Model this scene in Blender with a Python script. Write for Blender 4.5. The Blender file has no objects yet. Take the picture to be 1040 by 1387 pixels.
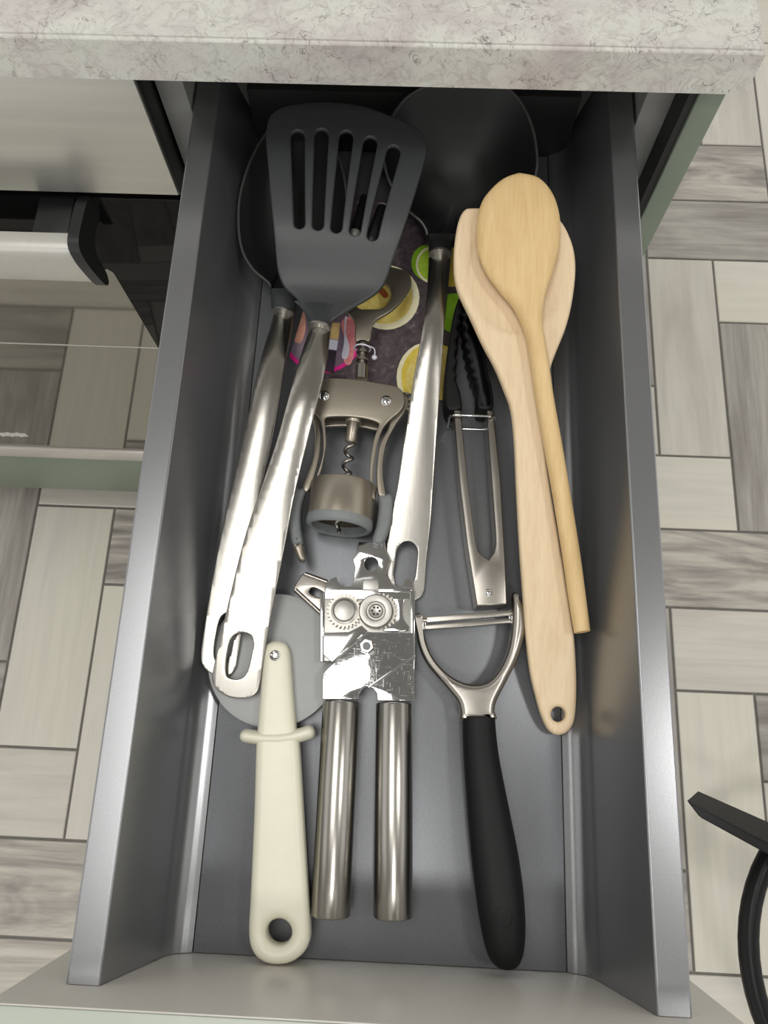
import bpy, bmesh, math, random
from mathutils import Vector, Matrix

SC = bpy.context.scene
COL = SC.collection
RND = random.Random(7)

# ------------------------------------------------------------------ camera, world, lights, exposure
F_PX = 1030.109                                    # focal length in pixels of the 1040 x 1387 frame
CAM = Vector((0.0035107, 0.1033311, 0.3654990))    # z = 0 is the top of the drawer's side rails
ROT = Matrix(((0.998967340444288, 0.043651780593922, -0.01260058636119022),
              (0.038061279644356884, -0.9554845537727126, -0.29257581324091225),
              (-0.02481112084327878, 0.2917940875904225, -0.9561593061460836)))   # world -> x right, y down, z forward
cam_d = bpy.data.cameras.new('camera')
cam_d.sensor_fit = 'HORIZONTAL'
cam_d.sensor_width = 36.0
cam_d.lens = F_PX / 1040.0 * 36.0
cam_d.clip_start = 0.01
cam_o = bpy.data.objects.new('camera', cam_d)
COL.objects.link(cam_o)
cam_o.matrix_world = Matrix.Translation(CAM) @ (ROT.transposed() @ Matrix.Diagonal((1, -1, -1))).to_4x4()
SC.camera = cam_o

world = bpy.data.worlds.new('room_light')
SC.world = world
world.use_nodes = True
bg = world.node_tree.nodes['Background']
bg.inputs[0].default_value = (1.0, 0.99, 0.965, 1)
bg.inputs[1].default_value = 0.95


def area(name, loc, size, power, col=(1, 0.985, 0.96), aim=None, size_y=None):
    d = bpy.data.lights.new(name, 'AREA')
    d.shape = 'RECTANGLE' if size_y else 'DISK'
    d.size = size
    if size_y: d.size_y = size_y
    d.energy = power
    d.color = col
    o = bpy.data.objects.new(name, d)
    o.location = loc
    t = Vector(aim if aim else (loc[0], loc[1], loc[2] - 1))
    o.rotation_euler = (t - Vector(loc)).to_track_quat('-Z', 'Y').to_euler()
    COL.objects.link(o)


area('ceiling_lamp', (-0.38, 0.17, 1.68), 0.60, 10.5, size_y=0.88)
area('ceiling_lamp_front', (0.15, -0.75, 1.68), 0.26, 6)
area('ceiling_lamp_right', (0.95, 0.1, 1.68), 0.28, 7)

SC.view_settings.view_transform = 'Standard'
SC.view_settings.look = 'None'
SC.view_settings.exposure = 0.0
SC.view_settings.gamma = 1.0
SC.view_settings.use_curve_mapping = False
SC.cycles.use_denoising = True
SC.cycles.max_bounces = 8

# ------------------------------------------------------------------ helpers
FZ = -0.059          # top of the drawer's bottom panel
ROOM_Z = -0.80       # room floor


def at(u, v, z=None, y=None):
    """world point seen at pixel (u, v) on a horizontal plane z or a vertical plane y"""
    w = ROT.transposed() @ Vector(((u - 520.0) / F_PX, (v - 693.5) / F_PX, 1.0))
    t = (z - CAM.z) / w.z if z is not None else (y - CAM.y) / w.y
    return CAM + w * t


def ph(u, v, h):
    """world point at pixel (u, v) lying h above the drawer bottom; h is a number or a function of y"""
    if not callable(h):
        return at(u, v, z=FZ + h)
    p = at(u, v, z=FZ + 0.02)
    for _ in range(12):
        p = at(u, v, z=FZ + h(p.y))
    return p


def interp(tab):
    """smooth piecewise function through (x, value) pairs"""
    tab = sorted(tab)

    n = len(tab)
    sl = [(tab[i + 1][1] - tab[i][1]) / (tab[i + 1][0] - tab[i][0]) for i in range(n - 1)]
    tg = [sl[0]] + [(sl[i - 1] + sl[i]) / 2 for i in range(1, n - 1)] + [sl[-1]]

    def f(x):
        if x <= tab[0][0]:
            return tab[0][1] + sl[0] * (x - tab[0][0])
        if x >= tab[-1][0]:
            return tab[-1][1] + sl[-1] * (x - tab[-1][0])
        for i in range(n - 1):
            if x <= tab[i + 1][0]:
                break
        w = tab[i + 1][0] - tab[i][0]
        t = (x - tab[i][0]) / w
        return ((2 * t ** 3 - 3 * t * t + 1) * tab[i][1] + (t ** 3 - 2 * t * t + t) * w * tg[i]
                + (3 * t * t - 2 * t ** 3) * tab[i + 1][1] + (t ** 3 - t * t) * w * tg[i + 1])
    return f


def linear(tab):
    tab = sorted(tab)

    def f(x):
        i = 0
        while i < len(tab) - 2 and x > tab[i + 1][0]:
            i += 1
        a, b = tab[i], tab[i + 1]
        return a[1] + (b[1] - a[1]) * (x - a[0]) / (b[0] - a[0])
    return f


def catmull(pts, sub=5, closed=True):
    n = len(pts)
    out = []
    rng = range(n) if closed else range(n - 1)
    for i in rng:
        p0 = pts[(i - 1) % n] if closed or i > 0 else pts[i]
        p1 = pts[i]
        p2 = pts[(i + 1) % n]
        p3 = pts[(i + 2) % n] if closed or i + 2 < n else p2
        for k in range(sub):
            t = k / sub
            out.append(tuple(0.5 * (2 * b + (c - a) * t + (2 * a - 5 * b + 4 * c - d) * t * t + (3 * b - a - 3 * c + d) * t ** 3)
                             for a, b, c, d in zip(p0, p1, p2, p3)))
    if not closed:
        out.append(tuple(pts[-1]))
    return out


def tag(o, label=None, cat=None, group=None, kind=None):
    if label: o['label'] = label
    if cat: o['category'] = cat
    if group: o['group'] = group
    if kind: o['kind'] = kind
    return o


def thing(name, loc, label, cat, group=None):
    o = bpy.data.objects.new(name, None)
    o.empty_display_size = 0.01
    o.location = loc
    COL.objects.link(o)
    return tag(o, label, cat, group)


def wloc(o):
    p = Vector((0, 0, 0))
    while o is not None:
        p += Vector(o.location)
        o = o.parent
    return p


def finish(bm, name, mat, parent=None, smooth=35.0, origin=None, sub=0):
    """bmesh in world coordinates -> ONE mesh object"""
    bmesh.ops.recalc_face_normals(bm, faces=bm.faces)
    if smooth:
        for f in bm.faces:
            f.smooth = True
        lim = math.radians(smooth)
        for e in bm.edges:
            if len(e.link_faces) == 2 and e.calc_face_angle(0) > lim:
                e.smooth = False
    if parent is None and origin is None:
        lo = [min(v.co[i] for v in bm.verts) for i in range(3)]
        hi = [max(v.co[i] for v in bm.verts) for i in range(3)]
        origin = Vector(((lo[0] + hi[0]) / 2, (lo[1] + hi[1]) / 2, lo[2]))
    base = wloc(parent) if parent is not None else Vector(origin)
    for v in bm.verts:
        v.co -= base
    me = bpy.data.meshes.new(name)
    bm.to_mesh(me)
    bm.free()
    me.materials.append(mat)
    o = bpy.data.objects.new(name, me)
    COL.objects.link(o)
    if parent is not None:
        o.parent = parent
    else:
        o.location = origin
    if sub:
        m = o.modifiers.new('round', 'SUBSURF')
        m.levels = m.render_levels = sub
    return o


def box_bm(lo, hi, bevel=0.0, seg=2, bm=None):
    b = bmesh.new()
    bmesh.ops.create_cube(b, size=1)
    for v in b.verts:
        v.co = Vector([lo[i] + (v.co[i] + 0.5) * (hi[i] - lo[i]) for i in range(3)])
    if bevel:
        bmesh.ops.bevel(b, geom=list(b.edges), offset=bevel, segments=seg, affect='EDGES', profile=0.5)
    if bm is None:
        return b
    me = bpy.data.meshes.new('tmp'); b.to_mesh(me); b.free(); bm.from_mesh(me); bpy.data.meshes.remove(me)
    return bm


def merge(bm, other):
    me = bpy.data.meshes.new('tmp'); other.to_mesh(me); other.free(); bm.from_mesh(me); bpy.data.meshes.remove(me)
    return bm


def prism_bm(pts, z0, z1):
    b = bmesh.new()
    lo = [b.verts.new((p[0], p[1], z0)) for p in pts]
    hi = [b.verts.new((p[0], p[1], z1)) for p in pts]
    n = len(pts)
    b.faces.new(lo[::-1]); b.faces.new(hi)
    for i in range(n):
        b.faces.new((lo[i], lo[(i + 1) % n], hi[(i + 1) % n], hi[i]))
    return b


def sheet_bm(loops, thick, bevel=0.0004, res=2, cuts=None):
    """filled outline (first loop) with holes (other loops), xy in world, centred on z = 0"""
    cu = bpy.data.curves.new('tmp', 'CURVE')
    cu.dimensions = '2D'
    cu.fill_mode = 'BOTH'
    cu.extrude = max(thick / 2 - bevel, 0.00001)
    cu.bevel_depth = bevel
    cu.bevel_resolution = res
    cu.offset = -bevel
    c = Vector((0, 0))
    for l in loops[0]: c += Vector((l[0], l[1]))
    c /= len(loops[0])
    for l in loops:
        sp = cu.splines.new('POLY')
        sp.points.add(len(l) - 1)
        for i, p in enumerate(l):
            sp.points[i].co = ((p[0] - c.x) * 100, (p[1] - c.y) * 100, 0, 1)   # worked at 100x for robust filling
        sp.use_cyclic_u = True
    cu.extrude *= 100; cu.bevel_depth *= 100; cu.offset *= 100
    o = bpy.data.objects.new('tmp', cu)
    COL.objects.link(o)
    dg = bpy.context.evaluated_depsgraph_get()
    me = bpy.data.meshes.new_from_object(o.evaluated_get(dg))
    bpy.data.objects.remove(o); bpy.data.curves.remove(cu)
    bm = bmesh.new()
    bm.from_mesh(me)
    bpy.data.meshes.remove(me)
    for v in bm.verts:
        v.co = Vector((v.co.x / 100 + c.x, v.co.y / 100 + c.y, v.co.z / 100))
    bmesh.ops.remove_doubles(bm, verts=bm.verts, dist=1e-6)
    if cuts:
        for axis, n in cuts:
            lo = min(v.co[axis] for v in bm.verts); hi = max(v.co[axis] for v in bm.verts)
            no = Vector((0, 0, 0)); no[axis] = 1
            for k in range(1, n):
                pt = Vector((0, 0, 0)); pt[axis] = lo + (hi - lo) * k / n
                bmesh.ops.bisect_plane(bm, geom=bm.verts[:] + bm.edges[:] + bm.faces[:], plane_co=pt, plane_no=no, dist=1e-7)
    return bm


def sheet(name, outline, h, thick, mat, parent, holes=(), bevel=0.0004, smooth=True, cuts=None, warp=None, res=2, ang=35):
    """sheet from pixel outlines resting at height h (number or function of y) above the drawer bottom"""
    def conv(l, sm):
        pts = catmull(l, 5) if sm else l
        return [ph(p[0], p[1], h) for p in pts]
    loops = [conv(outline, smooth)] + [conv(l, True) for l in holes]
    bm = sheet_bm(loops, thick, bevel, res, cuts)
    for v in bm.verts:
        hh = h(v.co.y) if callable(h) else h
        v.co.z += FZ + hh + (warp(v.co.x, v.co.y) if warp else 0)
    return finish(bm, name, mat, parent, smooth=ang)


def loft_bm(secs, n=16, cap=True):
    """secs: list of (centre, half-width vector, half-height vector, exponent)"""
    bm = bmesh.new()
    rings = []
    for c, w, t, e in secs:
        r = []
        for k in range(n):
            a = 2 * math.pi * k / n
            ca, sa = math.cos(a), math.sin(a)
            ca = math.copysign(abs(ca) ** e, ca); sa = math.copysign(abs(sa) ** e, sa)
            r.append(bm.verts.new(Vector(c) + Vector(w) * ca + Vector(t) * sa))
        rings.append(r)
    for a, b in zip(rings, rings[1:]):
        for k in range(n):
            bm.faces.new((a[k], a[(k + 1) % n], b[(k + 1) % n], b[k]))
    if cap:
        bm.faces.new(rings[0][::-1]); bm.faces.new(rings[-1])
    return bm


def loft_px(stations, n=20, sub=4, e=1.0, bm_only=False):
    """stations: (uL, vL, uR, vR, h, thickness) in pixels / metres, smoothed along the length"""
    st = catmull(stations, sub, closed=False)
    secs = []
    for uL, vL, uR, vR, h, t in st:
        l, r = ph(uL, vL, h), ph(uR, vR, h)
        secs.append(((l + r) / 2, (r - l) / 2, Vector((0, 0, t / 2)), e))
    return loft_bm(secs, n)


def tube_bm(path, rad, n=10, closed=False):
    path = [Vector(p) for p in path]
    m = len(path)
    rads = rad if isinstance(rad, (list, tuple)) else [rad] * m
    bm = bmesh.new()
    rings = []
    up = None
    for i, p in enumerate(path):
        if closed:
            d = (path[(i + 1) % m] - path[i - 1]).normalized()
        else:
            d = (path[min(i + 1, m - 1)] - path[max(i - 1, 0)]).normalized()
        if up is None:
            up = Vector((0, 0, 1)) if abs(d.z) < 0.9 else Vector((1, 0, 0))
        s = d.cross(up).normalized()
        up = s.cross(d).normalized()
        rings.append([bm.verts.new(p + (s * math.cos(2 * math.pi * k / n) + up * math.sin(2 * math.pi * k / n)) * rads[i]) for k in range(n)])
    pairs = list(zip(rings, rings[1:])) + ([(rings[-1], rings[0])] if closed else [])
    for a, b in pairs:
        for k in range(n):
            bm.faces.new((a[k], a[(k + 1) % n], b[(k + 1) % n], b[k]))
    if not closed:
        bm.faces.new(rings[0][::-1]); bm.faces.new(rings[-1])
    return bm


def lathe_bm(origin, axis, prof, n=32, closed=False):
    """prof: (distance along axis, radius) pairs; closed joins last to first (a ring)"""
    axis = Vector(axis).normalized()
    a = axis.orthogonal().normalized(); b = axis.cross(a)
    bm = bmesh.new()
    rings = []
    for d, r in prof:
        rings.append([bm.verts.new(Vector(origin) + axis * d + (a * math.cos(2 * math.pi * k / n) + b * math.sin(2 * math.pi * k / n)) * r) for k in range(n)])
    pairs = list(zip(rings, rings[1:])) + ([(rings[-1], rings[0])] if closed else [])
    for p, q in pairs:
        for k in range(n):
            bm.faces.new((p[k], p[(k + 1) % n], q[(k + 1) % n], q[k]))
    if not closed:
        bm.faces.new(rings[0][::-1]); bm.faces.new(rings[-1])
    return bm


def bowl_bm(outline, centre, rim, depth, thick, power=2.2, rings=12):
    """outline: world xy points; rim: function (x, y) -> z of rim; open bowl with two skins"""
    bm = bmesh.new()
    n = len(outline)
    c = Vector((centre[0], centre[1]))

    def skin(off, grow):
        rr = []
        for k in range(1, rings + 1):
            r = k / rings
            row = []
            for p in outline:
                q = c + (Vector((p[0], p[1])) - c) * r * grow
                row.append(bm.verts.new((q.x, q.y, rim(q.x, q.y) - depth * (1 - r ** power) - off)))
            rr.append(row)
        mid = bm.verts.new((c.x, c.y, rim(c.x, c.y) - depth - off))
        for k in range(n):
            bm.faces.new((mid, rr[0][k], rr[0][(k + 1) % n]))
        for a, b in zip(rr, rr[1:]):
            for k in range(n):
                bm.faces.new((a[k], b[k], b[(k + 1) % n], a[(k + 1) % n]))
        return rr[-1]
    a = skin(0, 0.985)
    b = skin(thick, 1.0)
    for k in range(n):
        bm.faces.new((a[k], a[(k + 1) % n], b[(k + 1) % n], b[k]))
    return bm


def helix(p0, p1, r, turns, n=14):
    p0, p1 = Vector(p0), Vector(p1)
    d = (p1 - p0); ax = d.normalized()
    a = ax.orthogonal().normalized(); b = ax.cross(a)
    m = int(turns * n)
    return [p0 + d * (i / m) + (a * math.cos(2 * math.pi * i / n) + b * math.sin(2 * math.pi * i / n)) * r * min(1, (m - i) / (n * 0.7)) for i in range(m + 1)]


# ------------------------------------------------------------------ materials
def srgb(r, g, b):
    f = lambda c: ((c / 255 + 0.055) / 1.055) ** 2.4 if c > 10 else c / 255 / 12.92
    return (f(r), f(g), f(b), 1)


def mat_new(name):
    m = bpy.data.materials.new(name)
    m.use_nodes = True
    nt = m.node_tree
    return m, nt, nt.nodes['Principled BSDF']


def node(nt, typ, **kw):
    n = nt.nodes.new(typ)
    for k, v in kw.items():
        if k.startswith('i_'):
            n.inputs[k[2:].replace('_', ' ')].default_value = v
        else:
            setattr(n, k, v)
    return n


def ramp(nt, stops, fac):
    r = nt.nodes.new('ShaderNodeValToRGB')
    el = r.color_ramp.elements
    el[0].position, el[0].color = stops[0]
    el[1].position, el[1].color = stops[-1]
    for p, c in stops[1:-1]:
        e = el.new(p); e.color = c
    nt.links.new(fac, r.inputs[0])
    return r.outputs[0]


def coords(nt, scale=(1, 1, 1), rot=(0, 0, 0), rand=False):
    tc = nt.nodes.new('ShaderNodeTexCoord')
    mp = nt.nodes.new('ShaderNodeMapping')
    mp.inputs['Scale'].default_value = scale
    mp.inputs['Rotation'].default_value = rot
    src = tc.outputs['Object']
    if rand:
        oi = nt.nodes.new('ShaderNodeObjectInfo')
        mul = node(nt, 'ShaderNodeMath', operation='MULTIPLY')
        mul.inputs[1].default_value = 57.0
        nt.links.new(oi.outputs['Random'], mul.inputs[0])
        add = node(nt, 'ShaderNodeVectorMath', operation='ADD')
        nt.links.new(src, add.inputs[0]); nt.links.new(mul.outputs[0], add.inputs[1])
        src = add.outputs[0]
    nt.links.new(src, mp.inputs['Vector'])
    return mp.outputs[0]


def noise(nt, vec, scale, detail=4, rough=0.5, dist=0.0):
    n = node(nt, 'ShaderNodeTexNoise', i_Scale=scale, i_Detail=detail, i_Roughness=rough, i_Distortion=dist)
    nt.links.new(vec, n.inputs['Vector'])
    return n.outputs['Fac']


def bump(nt, bsdf, height, strength=0.2, dist=0.001):
    b = node(nt, 'ShaderNodeBump', i_Strength=strength, i_Distance=dist)
    nt.links.new(height, b.inputs['Height'])
    nt.links.new(b.outputs[0], bsdf.inputs['Normal'])


def plain(name, col, rough=0.5, metal=0.0, spec=None, vary=0.06, scale=120, bmp=0.0, coat=0.0, stretch=(1, 1, 1), ior=None):
    m, nt, b = mat_new(name)
    v = coords(nt, stretch)
    f = noise(nt, v, scale, 5, 0.6)
    lo = tuple(c * (1 - vary) for c in col[:3]) + (1,)
    hi = tuple(min(1, c * (1 + vary)) for c in col[:3]) + (1,)
    nt.links.new(ramp(nt, [(0.3, lo), (0.7, hi)], f), b.inputs['Base Color'])
    b.inputs['Roughness'].default_value = rough
    b.inputs['Metallic'].default_value = metal
    if spec is not None: b.inputs['Specular IOR Level'].default_value = spec
    if ior is not None: b.inputs['IOR'].default_value = ior
    if coat: b.inputs['Coat Weight'].default_value = coat
    if bmp: bump(nt, b, f, bmp, 0.0004)
    return m


M = {}
M['rail'] = plain('drawer_grey_paint', srgb(146, 147, 149), 0.28, 0.78, vary=0.05, scale=900, bmp=0.04)
M['bottom'] = plain('drawer_bottom_grey', srgb(116, 118, 121), 0.36, 0.5, vary=0.10, scale=1300, bmp=0.05)
M['front'] = plain('greige_melamine', srgb(194, 191, 183), 0.3, 0.0, vary=0.02, scale=300)
M['front_edge'] = plain('front_edge', srgb(178, 184, 172), 0.4, 0.0, vary=0.02)
M['green'] = plain('sage_green_lacquer', srgb(114, 124, 109), 0.4, 0.0, vary=0.03)
M['carcass'] = plain('carcass_grey', srgb(126, 126, 122), 0.5, 0.0, vary=0.03)
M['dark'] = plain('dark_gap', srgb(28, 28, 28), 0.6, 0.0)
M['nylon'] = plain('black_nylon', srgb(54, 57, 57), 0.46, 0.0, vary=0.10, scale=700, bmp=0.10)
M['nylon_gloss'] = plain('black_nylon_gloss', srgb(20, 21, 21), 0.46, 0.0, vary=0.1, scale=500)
M['rim'] = plain('nylon_rim_highlight', srgb(66, 67, 66), 0.3, 0.0, vary=0.1, scale=500)  # paler than the bowls: reflected light along the rim put into the colour
M['rubber'] = plain('black_rubber', srgb(14, 14, 15), 0.58, 0.0, spec=0.3, vary=0.1, scale=600, bmp=0.05)
M['steel'] = plain('brushed_steel', srgb(174, 171, 164), 0.25, 1.0, vary=0.05, scale=60, stretch=(14, 0.6, 6), bmp=0.03)
M['steel_satin'] = plain('satin_steel', srgb(164, 159, 151), 0.30, 1.0, vary=0.04, scale=250)
M['chrome'] = plain('polished_chrome', srgb(205, 205, 203), 0.10, 1.0, vary=0.02, scale=200)
M['zinc'] = plain('matte_zinc', srgb(176, 174, 168), 0.38, 1.0, vary=0.05, scale=500)
M['champagne'] = plain('champagne_metal', srgb(160, 152, 138), 0.34, 0.85, vary=0.03, scale=500)
M['wheel'] = plain('wheel_grey', srgb(156, 157, 156), 0.5, 0.3, vary=0.02, scale=200)
M['cream'] = plain('cream_plastic', srgb(226, 223, 202), 0.36, 0.0, vary=0.015, scale=150)
M['greyplast'] = plain('grey_plastic', srgb(120, 124, 124), 0.5, 0.0, vary=0.04, scale=400)
M['bead'] = plain('pale_bead', srgb(205, 205, 215), 0.3, 0.0)
M['glass_black'] = plain('oven_black_glass', srgb(17, 17, 17), 0.04, 0.0, vary=0.02, ior=1.33)
M['glass_mirror'] = plain('oven_window_glass', srgb(150, 148, 140), 0.04, 0.9, vary=0.02)
M['oven_steel'] = plain('oven_brushed_panel', srgb(200, 199, 191), 0.33, 0.7, vary=0.05, scale=20, stretch=(0.4, 1, 10), bmp=0.02)
M['alu'] = plain('matte_aluminium', srgb(206, 205, 198), 0.42, 0.6, vary=0.03)
M['trimlight'] = plain('light_trim', srgb(190, 184, 178), 0.35, 0.3, vary=0.03)
M['black_plastic'] = plain('black_plastic', srgb(24, 25, 26), 0.4, 0.0)
M['mark'] = plain('pale_print', srgb(190, 190, 186), 0.5, 0.0)
M['black_metal'] = plain('black_coated_metal', srgb(12, 12, 13), 0.35, 0.0, vary=0.1, spec=0.25)
M['grout'] = plain('grey_grout', srgb(118, 116, 111), 0.8, 0.0, vary=0.1)


def scratched():
    m, nt, b = mat_new('scratched_chrome')
    v = coords(nt, (1, 1, 1))
    w1 = noise(nt, coords(nt, (30, 500, 1), (0, 0, 0.7)), 4, 3, 0.7)
    w2 = noise(nt, coords(nt, (420, 30, 1), (0, 0, 0.25)), 4, 3, 0.7)
    mx = node(nt, 'ShaderNodeMath', operation='MAXIMUM')
    nt.links.new(w1, mx.inputs[0]); nt.links.new(w2, mx.inputs[1])
    nt.links.new(ramp(nt, [(0.60, srgb(196, 196, 196)), (0.72, srgb(225, 225, 225))], mx.outputs[0]), b.inputs['Base Color'])
    nt.links.new(ramp(nt, [(0.58, (0.07, 0.07, 0.07, 1)), (0.74, (0.4, 0.4, 0.4, 1))], mx.outputs[0]), b.inputs['Roughness'])
    b.inputs['Metallic'].default_value = 1.0
    bump(nt, b, noise(nt, v, 260, 3, 0.6), 0.10, 0.0004)
    return m


M['scratched'] = scratched()


def wood(name, c0, c1, c2, grain=1.0, ang=0.0):
    m, nt, b = mat_new(name)
    v = coords(nt, (95, 6.5, 60), (0, 0, ang))
    big = noise(nt, v, 1.3 * grain, 6, 0.62, 0.6)
    v2 = coords(nt, (700, 40, 400), (0, 0, ang))
    fine = noise(nt, v2, 1.0, 3, 0.6)
    c = ramp(nt, [(0.25, c0), (0.5, c1), (0.78, c2)], big)
    mix = node(nt, 'ShaderNodeMixRGB', blend_type='MULTIPLY'); mix.inputs[0].default_value = 0.2
    nt.links.new(c, mix.inputs[1])
    nt.links.new(ramp(nt, [(0.32, (0.66, 0.55, 0.42, 1)), (0.55, (1, 1, 1, 1))], fine), mix.inputs[2])
    nt.links.new(mix.outputs[0], b.inputs['Base Color'])
    b.inputs['Roughness'].default_value = 0.55
    bump(nt, b, fine, 0.12, 0.0004)
    return m


M['beech'] = wood('golden_beech', srgb(206, 173, 121), srgb(217, 187, 134), srgb(225, 198, 149), ang=-0.14)
M['palewood'] = wood('pale_beech', srgb(218, 192, 156), srgb(227, 204, 169), srgb(232, 212, 178), ang=-0.1)


def worktop_mat():
    m, nt, b = mat_new('speckled_stone_laminate')
    v = coords(nt, (1, 1, 1))
    n1 = noise(nt, v, 20, 4, 0.55, 0.8)
    base = ramp(nt, [(0.28, srgb(178, 169, 167)), (0.42, srgb(194, 190, 185)), (0.54, srgb(204, 204, 196)), (0.68, srgb(200, 200, 191)), (0.82, srgb(182, 176, 171))], n1)
    # pale and dark flakes: thin rims of warped cells
    n2 = noise(nt, v, 60, 4, 0.6, 0.9)
    flake = ramp(nt, [(0.40, (1, 1, 1, 1)), (0.425, (0.62, 0.60, 0.60, 1)), (0.435, (0.74, 0.73, 0.72, 1)), (0.50, (1, 1, 1, 1)), (0.560, (1.0, 1.0, 1.0, 1)), (0.575, (0.66, 0.65, 0.64, 1)), (0.592, (1.12, 1.12, 1.1, 1)), (0.63, (1, 1, 1, 1))], n2)
    n4 = noise(nt, v, 78, 3, 0.55, 1.1)
    lines = ramp(nt, [(0.44, (1, 1, 1, 1)), (0.466, (0.40, 0.38, 0.38, 1)), (0.480, (1.08, 1.08, 1.07, 1)), (0.51, (1, 1, 1, 1))], n4)
    n3 = noise(nt, v, 210, 5, 0.65, 0.8)
    speck = ramp(nt, [(0.30, (0.62, 0.60, 0.60, 1)), (0.42, (0.95, 0.94, 0.94, 1)), (0.6, (1, 1, 1, 1))], n3)
    msk = ramp(nt, [(0.50, (0.04, 0.04, 0.04, 1)), (0.60, (0.95, 0.95, 0.95, 1))], noise(nt, v, 62, 3, 0.5, 0.5))
    cur = base
    for fac, layer in ((0.5, flake), (msk, lines), (0.8, speck)):
        mx = node(nt, 'ShaderNodeMixRGB', blend_type='MULTIPLY')
        if isinstance(fac, float):
            mx.inputs[0].default_value = fac
        else:
            nt.links.new(fac, mx.inputs[0])
        nt.links.new(cur, mx.inputs[1]); nt.links.new(layer, mx.inputs[2])
        cur = mx.outputs[0]
    nt.links.new(cur, b.inputs['Base Color'])
    b.inputs['Roughness'].default_value = 0.42
    return m


M['worktop'] = worktop_mat()


def plank_mat(name, cols, contrast, figure):
    """wood-look tile; local y runs along the plank"""
    m, nt, b = mat_new(name)
    v = coords(nt, (9, 1.5, 1), rand=True)
    w = noise(nt, v, 1.6, 4, 0.55, figure)
    v2 = coords(nt, (60, 3.5, 1), rand=True)
    g = noise(nt, v2, 1.6, 5, 0.65, 0.3)
    c = ramp(nt, [(0.28, cols[0]), (0.46, cols[1]), (0.60, cols[2]), (0.75, cols[1])], w)
    mix = node(nt, 'ShaderNodeMixRGB', blend_type='MULTIPLY'); mix.inputs[0].default_value = contrast
    nt.links.new(c, mix.inputs[1])
    nt.links.new(ramp(nt, [(0.34, (0.55, 0.54, 0.53, 1)), (0.6, (1, 1, 1, 1))], g), mix.inputs[2])
    nt.links.new(mix.outputs[0], b.inputs['Base Color'])
    b.inputs['Roughness'].default_value = 0.45
    bump(nt, b, g, 0.08, 0.001)
    return m


M['plank_pale'] = plank_mat('plank_pale', [srgb(186, 178, 168), srgb(200, 195, 184), srgb(206, 202, 190)], 0.25, 0.6)
M['plank_white'] = plank_mat('plank_white', [srgb(200, 195, 186), srgb(210, 206, 194), srgb(212, 208, 192)], 0.15, 0.5)
M['plank_grey'] = plank_mat('plank_grey', [srgb(136, 130, 124), srgb(158, 153, 146), srgb(176, 171, 162)], 0.6, 1.2)
M['plank_figured'] = plank_mat('plank_figured', [srgb(128, 122, 118), srgb(170, 164, 155), srgb(196, 190, 178)], 0.5, 3.0)

# ------------------------------------------------------------------ setting: floor of wood-look tiles in a herringbone
floor = finish(box_bm((-1.6, -1.3, ROOM_Z - 0.04), (1.9, 2.3, ROOM_Z - 0.003)), 'floor', M['grout'], smooth=0)
tag(floor, kind='structure')
XL = linear([(-8, -0.588), (-7, -0.461), (0, 0.419), (1, 0.535), (2, 0.648), (3, 0.768)])
YL = linear([(-8, -0.80), (-3, -0.173), (-2, -0.047), (0, 0.199), (2, 0.449), (4, 0.699), (6, 0.950), (8, 1.20)])
PLANK = {('v', 0, 3): 'plank_pale', ('h', 2, -2): 'plank_white', ('h', 5, 1): 'plank_white', ('v', 1, 2): 'plank_grey',
         ('h', 1, -1): 'plank_figured', ('h', 0, 0): 'plank_pale', ('v', 0, -3): 'plank_white', ('h', -1, 1): 'plank_grey',
         ('h', 6, 0): 'plank_grey', ('h', 7, -1): 'plank_figured', ('v', 1, 8): 'plank_pale', ('v', 2, 7): 'plank_white',
         ('v', -8, -1): 'plank_white', ('h', -2, -10): 'plank_pale', ('h', 2, -8): 'plank_pale', ('v', -9, 0): 'plank_grey',
         ('h', 1, -7): 'plank_figured', ('v', -7, -2): 'plank_white', ('h', -3, -9): 'plank_figured', ('v', -1, -2): 'plank_grey',
         ('h', -3, -3): 'plank_grey', ('h', -4, -2): 'plank_white', ('v', -1, -8): 'plank_pale', ('h', -3, 3): 'plank_white'}


def plank(kind, i, j):
    a, b = (i, j) if kind == 'v' else (j, i)
    x0, x1 = (XL(i), XL(i + 1)) if kind == 'v' else (XL(j), XL(j + 3))
    y0, y1 = (YL(j), YL(j + 3)) if kind == 'v' else (YL(i), YL(i + 1))
    if x1 < -1.5 or x0 > 1.8 or y1 < -1.2 or y0 > 2.2:
        return
    key = PLANK.get((kind, i, j)) or RND.choice(['plank_pale', 'plank_pale', 'plank_white', 'plank_grey', 'plank_grey', 'plank_figured'])
    g = 0.0019
    hx, hy = (x1 - x0) / 2 - g, (y1 - y0) / 2 - g
    if kind == 'h':
        hx, hy = hy, hx
    bm = box_bm((-hx, -hy, -0.006), (hx, hy, 0), 0)
    top = [e for e in bm.edges if all(v.co.z > -1e-6 for v in e.verts)]
    bmesh.ops.bevel(bm, geom=top, offset=0.0012, segments=1, affect='EDGES')
    me = bpy.data.meshes.new('plank')
    bm.to_mesh(me); bm.free()
    me.materials.append(M[key])
    o = bpy.data.objects.new('plank', me)
    COL.objects.link(o)
    o.parent = floor
    o.location = Vector(((x0 + x1) / 2, (y0 + y1) / 2, ROOM_Z + RND.uniform(-0.0004, 0.0004))) - Vector(floor.location)
    if kind == 'h':
        o.rotation_euler.z = math.pi / 2


for i in range(-17, 13):
    s = (3 - i) % 6
    for k in range(-4, 4):
        plank('v', i, s + 6 * k)
for j in range(-13, 17):
    s = (-j) % 6
    for k in range(-5, 4):
        plank('h', j, s + 6 * k)

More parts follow.
